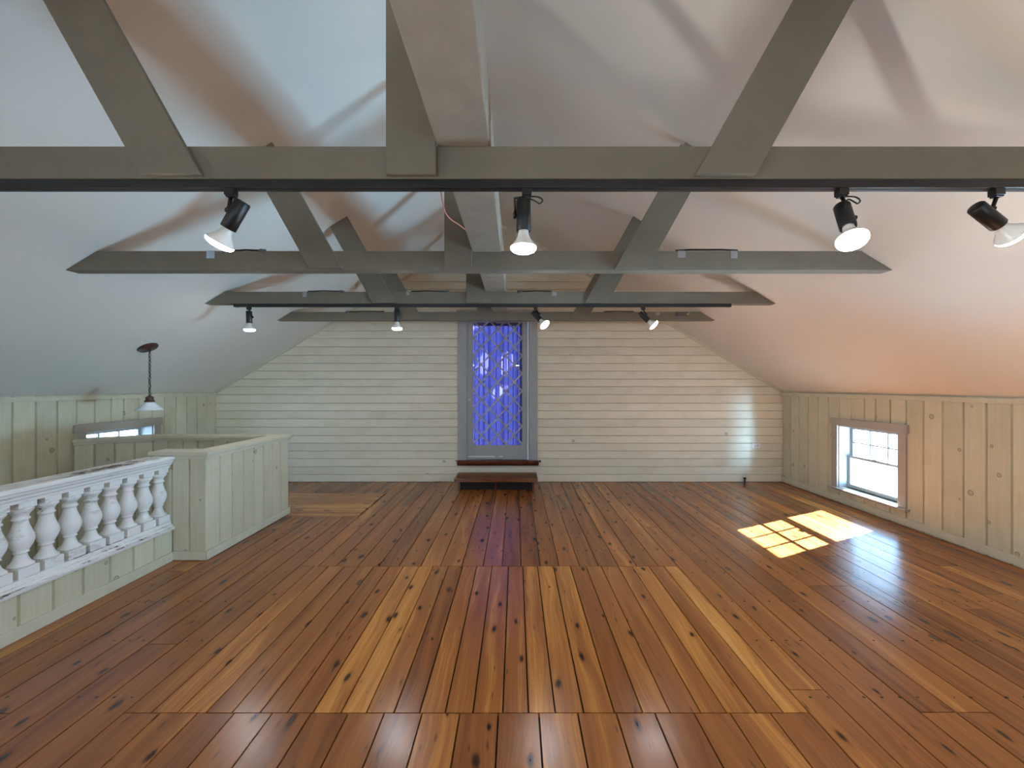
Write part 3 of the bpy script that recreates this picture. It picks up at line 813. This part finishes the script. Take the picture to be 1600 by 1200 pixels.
def bulb_prof():  # BR30: neck .. reflector .. rim
    return [(0.0, 0.0), (0.019, 0.0), (0.019, 0.018), (0.0205, 0.028), (0.026, 0.04), (0.036, 0.054), (0.0455, 0.066), (0.0485, 0.073)]
def face_prof():
    return [(0.0485, 0.073), (0.048, 0.079), (0.043, 0.086), (0.03, 0.092), (0.015, 0.0945), (0.0, 0.095)]
def lamp(xt, Yc, zt, topc, axis, label, loop=False, sidestem=1, r=0.027, L=0.118):
    topc = Vector(topc); ax = Vector(axis).normalized()
    t = thing('track_spotlight', label, 'spotlight', (xt, Yc, zt), 'track spotlights')
    a = MB(); a.box(xt - .018, xt + .018, Yc - .015, Yc + .015, zt - .024, zt + .001)
    a.box(xt - .014, xt + .016, Yc - .012, Yc + .012, zt - .030, zt - .024)
    a.build('track_adapter', M['black'], t, 0.002)
    h = MB()
    h.lathe([(0.0, 0.0), (r - .003, 0.0), (r, 0.004), (r, L - .002), (r - .0015, L), (r - .004, L), (r - .004, L - .025), (0.0, L - .025)], topc, ax, 32)
    h.build('housing', M['black'], t)
    mid = topc + ax * (L * 0.5)
    side = Vector((0, 1, 0)) - ax * ax.y; side.normalize()
    if sidestem == 0: side = ax.cross(Vector((0, 1, 0))).normalized() * (1 if ax.cross(Vector((0, 1, 0))).x < 0 else -1)
    if sidestem == 2: side = ax.cross(Vector((0, 1, 0))).normalized() * (-1 if ax.cross(Vector((0, 1, 0))).x < 0 else 1)
    pv = mid + side * (r + .006)
    s = MB(); top = Vector((xt, Yc, zt - .028))
    if abs(pv.x - top.x) > .012 and sidestem == 0 and ax.z < -.95: s.tube([top, Vector((pv.x, pv.y, top.z - .004)), pv], 0.006, 10)
    else: s.tube([top, pv + (top - pv) * .12, pv], 0.0065, 10)
    s.build('stem', M['black'], t)
    k = MB(); k.lathe([(0, -.004), (.007, -.004), (.007, .006), (.011, .007), (.011, .014), (0, .015)], mid + side * (r - .002), side, 14)
    k.build('knob', M['black'], t)
    if loop:
        w = MB(); pts = []
        a0 = Vector((xt + .008, Yc - .006, zt - .029)); b0 = topc + ax * .002
        c1 = a0 + Vector((.035, -.005, -.004)); c2 = a0 + Vector((.05, -.008, -.022)); c3 = a0 + Vector((.032, -.008, -.026)); c4 = a0 + Vector((.01, -.004, -.012))
        ctl = [a0, a0 + Vector((.015, -.003, -.001)), c1, c1 + Vector((.014, 0, -.008)), c2, c3 + Vector((.008, 0, -.004)), c3, c4, (c4 + b0) / 2, b0]
        for i in range(len(ctl) - 1):
            p0, p1, p2, p3 = ctl[max(i - 1, 0)], ctl[i], ctl[i + 1], ctl[min(i + 2, len(ctl) - 1)]
            for q in range(5):
                u = q / 5; pts.append(0.5 * ((2 * p1) + (p2 - p0) * u + (2 * p0 - 5 * p1 + 4 * p2 - p3) * u * u + (3 * p1 - p0 - 3 * p2 + p3) * u ** 3))
        pts.append(b0); w.tube(pts, 0.0028, 8); w.build('cable', M['blackcord'], t)
    bo = topc + ax * (L - .012)
    b = MB(); b.lathe(bulb_prof(), bo, ax, 32); bb = b.build('bulb', M['white_glass'], t)
    f = MB(); f.lathe(face_prof(), bo, ax, 32); ff = f.build('bulb_face', M['bulb'], bb)
    ff.matrix_parent_inverse = Matrix.Translation(-t.location) if False else Matrix.Identity(4)
    return t
Y1 = 1.51
lamp(px(361, 0, Y1).x, Y1, zt1, px(380, 315, Y1), (-.52, .05, -.83), 'black track spotlight at the left of the near track, tilted down to the left', sidestem=0)
lamp(px(823, 0, Y1).x, Y1, zt1, px(818, 313, Y1), (0, 0, -1), 'black track spotlight hanging straight down mid near track with a looped cable', True, 0)
lamp(px(1315, 0, Y1).x, Y1, zt1, px(1315, 322, Y1), (-.16, -.45, -.87), 'black track spotlight whose glowing face turns toward the viewer', True, 2)
lamp(px(1557, 0, Y1).x, Y1, zt1, px(1524, 323, Y1), (.82, .05, -.58), 'black track spotlight at the right picture edge, tilted down to the right', sidestem=2)
Y2 = 3.88
lamp(px(389, 0, Y2).x, Y2, zt2, px(389, 486, Y2), (0, .05, -1), 'leftmost spotlight on the far track, pointing straight down', sidestem=2)
lamp(px(620, 0, Y2).x, Y2, zt2, px(620, 484, Y2), (0, .05, -1), 'second spotlight from the left on the far track, left of the lattice door', sidestem=1)
lamp(px(837, 0, Y2).x, Y2, zt2, px(833, 488, Y2), (.60, -.35, -.72), 'far-track spotlight tilted to the right beside the lattice door top', sidestem=2)
lamp(px(1005, 0, Y2).x, Y2, zt2, px(999, 489, Y2), (.70, -.2, -.68), 'rightmost spotlight on the far track, tilted to the right', sidestem=2)

# ------------------------------------------------------------------ cables and tape on the trusses
def rod(xa, xb, Yt, z, label, plug_right=True):
    t = thing('cord_stub', label, 'cord', ((xa + xb) / 2, Yt + .03, z), 'cord stubs on the trusses')
    m = MB(); m.tube([(xa, Yt + .012, z + .006), ((xa + xb) / 2, Yt + .010, z + .010), (xb, Yt + .008, z + .006)], 0.006, 8); m.build('cord', M['blackcord'], t)
    e = xb if plug_right else xa; s = 1 if plug_right else -1
    m = MB(); m.lathe([(0, 0), (.007, 0), (.013, .012), (.014, .045), (0, .046)], (e - s * .002, Yt + .008, z + .006), (s, -.05, -.16), 14); m.build('plug', M['plug'], t)
def tape(x, Yt, zt, w, h, mat, label):
    m = MB(); m.box(x - w / 2, x + w / 2, Yt - .0015, Yt, zt - h, zt + .001); m.box(x - w / 2, x + w / 2, Yt - .0015, Yt + .03, zt, zt + .0015)
    tag(m.build('tape_strip', mat), label, 'tape', 'tape strips on the trusses')
def xx(p, Y): return (p - 806) / 620 * Y
Yt, zt = TR[1][0], EYE + TR[1][1] + TR[1][2]
rod(xx(362, Yt), xx(404, Yt), Yt, zt, 'black cord with grey plug on the second truss, behind the left near spotlight')
tape(xx(329, Yt), Yt, zt, .055, .05, M['bluetape'], 'pale blue tape bit on the second truss near the left spotlight bulb')
t = thing('cord_stub', 'black cord taped along the right top of the second truss', 'cord', (xx(1104, Yt), Yt, zt), 'cord stubs on the trusses')
m = MB(); m.tube([(xx(1057, Yt), Yt + .012, zt + .006), (xx(1080, Yt), Yt + .012, zt + .012), (xx(1130, Yt), Yt + .012, zt + .012), (xx(1154, Yt), Yt + .012, zt + .008)], 0.006, 8); m.build('cord', M['blackcord'], t)
tape(xx(1065, Yt), Yt, zt, .05, .045, M['tape'], 'left of two silver tape bits on the right of the second truss')
tape(xx(1147, Yt), Yt, zt, .045, .05, M['tape'], 'right of two silver tape bits on the right of the second truss')
Yt, zt = TR[2][0], EYE + TR[2][1] + TR[2][2]
rod(xx(480, Yt), xx(530, Yt), Yt, zt, 'black cord with plug on the third truss, left of its left brace')
rod(xx(642, Yt), xx(695, Yt), Yt, zt, 'black cord with plug on the third truss, left of its king post')
rod(xx(815, Yt), xx(862, Yt), Yt, zt, 'thin cord with plug on the third truss, right of its king post', False)
tape(xx(476, Yt), Yt, zt, .04, .05, M['tape'], 'silver tape bit on the left part of the third truss')
tape(xx(637, Yt), Yt, zt, .03, .035, M['tape'], 'small tape bit left of the king post on the third truss')
tape(xx(866, Yt), Yt, zt, .045, .04, M['tape'], 'tape bit right of the king post on the third truss')
Yt, zt = TR[3][0], EYE + TR[3][1] + TR[3][2]
rod(xx(545, Yt), xx(600, Yt), Yt, zt, 'black cord with plug on the farthest truss, near its left end', False)
rod(xx(944, Yt), xx(985, Yt), Yt, zt, 'thin cord on the farthest truss, right of its right brace')
tape(xx(1028, Yt), Yt, zt - .005, .05, .04, M['tape'], 'silver tape bit near the right end of the farthest truss')
jb_ = thing('junction_box', 'small grey junction box on the right end of the farthest truss', 'box', (xx(1063, Yt), Yt, zt - .05))
m = MB(); m.box(xx(1056, Yt), xx(1071, Yt), Yt - .035, Yt, zt - .062, zt - .006); m.build('box_body', M['plug'], jb_, 0.003)
m = MB(); m.tube([(xx(1071, Yt), Yt - .015, zt - .035), (xx(1075, Yt), Yt - .015, zt - .03), (xx(1077, Yt), Yt - .01, zt - .008), (xx(1076, Yt), Yt + .01, zt + .004)], 0.005, 8); m.build('conduit', M['plate'], jb_)
bk = MB(); bk.box(xx(1064, 1.5), xx(1073, 1.5), 1.50, 1.53, EYE + .8975, EYE + .912)
tag(bk.build('wood_offcut', M['truss']), 'tiny taupe offcut lying on the nearest truss left of its right brace', 'offcut')
# red wire
rw = MB()
pts = [Vector((-.30, 1.585, zbm(1.58) - .0)), px(689, 296, 1.66), px(692, 318, 1.74), px(697, 334, 1.85), px(706, 344, 2.0), px(717, 351, 2.15), px(727, 359, 2.28)]
sp_ = []
for i in range(len(pts) - 1):
    p0, p1, p2, p3 = pts[max(i - 1, 0)], pts[i], pts[i + 1], pts[min(i + 2, len(pts) - 1)]
    for q in range(6):
        u = q / 6; sp_.append(0.5 * ((2 * p1) + (p2 - p0) * u + (2 * p0 - 5 * p1 + 4 * p2 - p3) * u * u + (3 * p1 - p0 - 3 * p2 + p3) * u ** 3))
sp_.append(pts[-1])
rw.tube(sp_, 0.0028, 6)
tag(rw.build('wire', M['wire']), 'thin red wire hanging beside the long beam behind the nearest truss', 'wire')

# ------------------------------------------------------------------ pendant over the stairwell
PXx, PYy = -3.70, 4.01; pz = zc(PXx)
pd = thing('pendant_lamp', 'pendant lamp with white glass shade hanging on a chain over the stairs', 'pendant lamp', (PXx, PYy, pz))
nrm = Vector((SL, 0, -1)).normalized()
m = MB(); m.lathe([(0, 0), (.085, 0), (.087, .006), (.08, .014), (.03, .02), (.012, .03), (0, .031)], (PXx - .02, PYy, zc(PXx - .02) + .0005), nrm, 32); m.build('canopy', M['bronze'], pd)
ztop, zbot = pz - .028, 1.345
nl = 12; ll = (ztop - zbot) / nl
ch = MB()
for k in range(nl):
    zc0 = ztop - ll * (k + .5); pts = []
    for q in range(13):
        a = 2 * PI * q / 12; dx = .0105 * math.cos(a); dz = (ll * .62) * math.sin(a)
        pts.append((PXx + (dx if k % 2 == 0 else dx * .25), PYy + (0 if k % 2 == 0 else dx), zc0 + dz))
    ch.tube(pts, 0.0022, 6)
ch.build('chain', M['bronze'], pd)
m = MB(); m.tube([(PXx + .003 * math.sin(i * 1.1), PYy + .003 * math.cos(i * 1.3), ztop - (ztop - zbot) * i / 24) for i in range(25)], 0.003, 6); m.build('cord', M['blackcord'], pd)
m = MB(); m.lathe([(0, 1.352), (.010, 1.352), (.012, 1.342), (.03, 1.334), (.034, 1.32), (.030, 1.31), (.036, 1.30), (.042, 1.292), (.042, 1.28), (0, 1.28)], (PXx, PYy, 0), (0, 0, 1), 24); m.build('socket', M['bronze'], pd)
m = MB(); m.lathe([(.036, 1.284), (.04, 1.276), (.062, 1.25), (.088, 1.222), (.11, 1.204), (.112, 1.200), (.109, 1.2005), (.085, 1.219), (.059, 1.247), (.036, 1.274)], (PXx, PYy, 0), (0, 0, 1), 36); m.build('glass_shade', M['milk'], pd)

# ------------------------------------------------------------------ outside
ps = MB(); fx = 0.42  # added unseen screen: shades the curtain, its holes shape the sun spots
ny, nz = 30, 75
holes = [(.386, 2.22, .045, .18), (.225, 2.06, .045, .18), (.275, 1.68, .07, .085)]
for i in range(ny):
    for j in range(nz):
        ya, za = i * .02, -.2 + j * .04
        yc_, zc_ = ya + .01, za + .02
        if any(((yc_ - h[0]) / h[2]) ** 2 + ((zc_ - h[1]) / h[3]) ** 2 < 1 for h in holes): continue
        ps.box(fx, fx + .03, YB + .14 + ya, YB + .14 + ya + .02, za, za + .04)
struct(ps.build('added_sun_blocker', M['sash']))
g = MB(); g.face([(-80, -80, -3.3), (80, -80, -3.3), (80, 80, -3.3), (-80, 80, -3.3)])
struct(g.build('ground', M['ground']))

# ------------------------------------------------------------------ light
def area(name, loc, target, sx, sy, power, col):
    l = bpy.data.lights.new(name, 'AREA'); l.shape = 'RECTANGLE'; l.size = sx; l.size_y = sy; l.energy = power; l.color = col
    o = bpy.data.objects.new(name, l); COL.objects.link(o); o.location = loc
    o.rotation_euler = (Vector(target) - Vector(loc)).to_track_quat('-Z', 'Y').to_euler(); return o
sun = bpy.data.lights.new('sun', 'SUN'); sun.energy = 180; sun.angle = math.radians(0.53); sun.color = (0.92, 0.97, 1.0)
so = bpy.data.objects.new('sun', sun); COL.objects.link(so); so.location = (8, 8, 6)
so.rotation_euler = Vector((-2.13, -0.98, -1.0)).to_track_quat('-Z', 'Y').to_euler()
# added fill lamps outside the unseen windows beside and behind the viewpoint
area('fill_right', (XR + 1.2, 1.9, .05), (XC - 2.2, 1.7, 2.5), .8, 1.0, 640, (0.36, 0.69, 1.0))
area('fill_left', (XL - 1.2, -.6, .05), (XC + 2.2, -.1, 2.5), .6, 1.0, 560, (1.0, 0.95, 0.90))
for wx in (1.5, -2.5):
    area('fill_gable', (wx, YF - .22, 1.5), (wx, 2, 2.0), 1.0, 1.2, 14, (1.0, 0.97, 0.94))
def portal(name, loc, target, sx, sy):
    l = area(name, loc, target, sx, sy, 1, (1, 1, 1)); l.data.cycles.is_portal = True
for sd, X in ((-1, XL), (1, XR)):
    portal('sky_portal', (X + sd * .155, (WY0 + WY1) / 2, .57), (0, (WY0 + WY1) / 2, .57), WY1 - WY0, WZ1 - WZ0)
portal('sky_portal', (-.27, YB + .15, 1.4), (-.27, 0, 1.4), .93, 2.12)

w = bpy.data.worlds.new('world'); S.world = w; w.use_nodes = True
nt = w.node_tree; nt.nodes.clear(); N = NT(nt)
bg = N.n('ShaderNodeBackground'); bg.inputs[0].default_value = (0.38, 0.66, 1.0, 1); bg.inputs[1].default_value = 10.0
ow = N.n('ShaderNodeOutputWorld'); N.l(bg.outputs[0], ow.inputs[0])

# ------------------------------------------------------------------ camera
cam = bpy.data.cameras.new('camera'); co = bpy.data.objects.new('camera', cam); COL.objects.link(co)
co.location = (0, 0, EYE); co.rotation_euler = (PI / 2, 0, 0)
cam.sensor_width = 36; cam.lens = 36 * 620 / 1600
cam.shift_x = -6 / 1600; cam.shift_y = 2 / 1600
cam.clip_start = 0.02
S.camera = co
S.view_settings.view_transform = 'Standard'; S.view_settings.look = 'None'
S.view_settings.gamma = 1.0; S.view_settings.use_curve_mapping = False
S.view_settings.exposure = 0.25
try:
    S.cycles.use_denoising = True
    S.cycles.sample_clamp_indirect = 8
    S.cycles.max_bounces = 12; S.cycles.diffuse_bounces = 6; S.cycles.transparent_max_bounces = 12
except Exception: pass
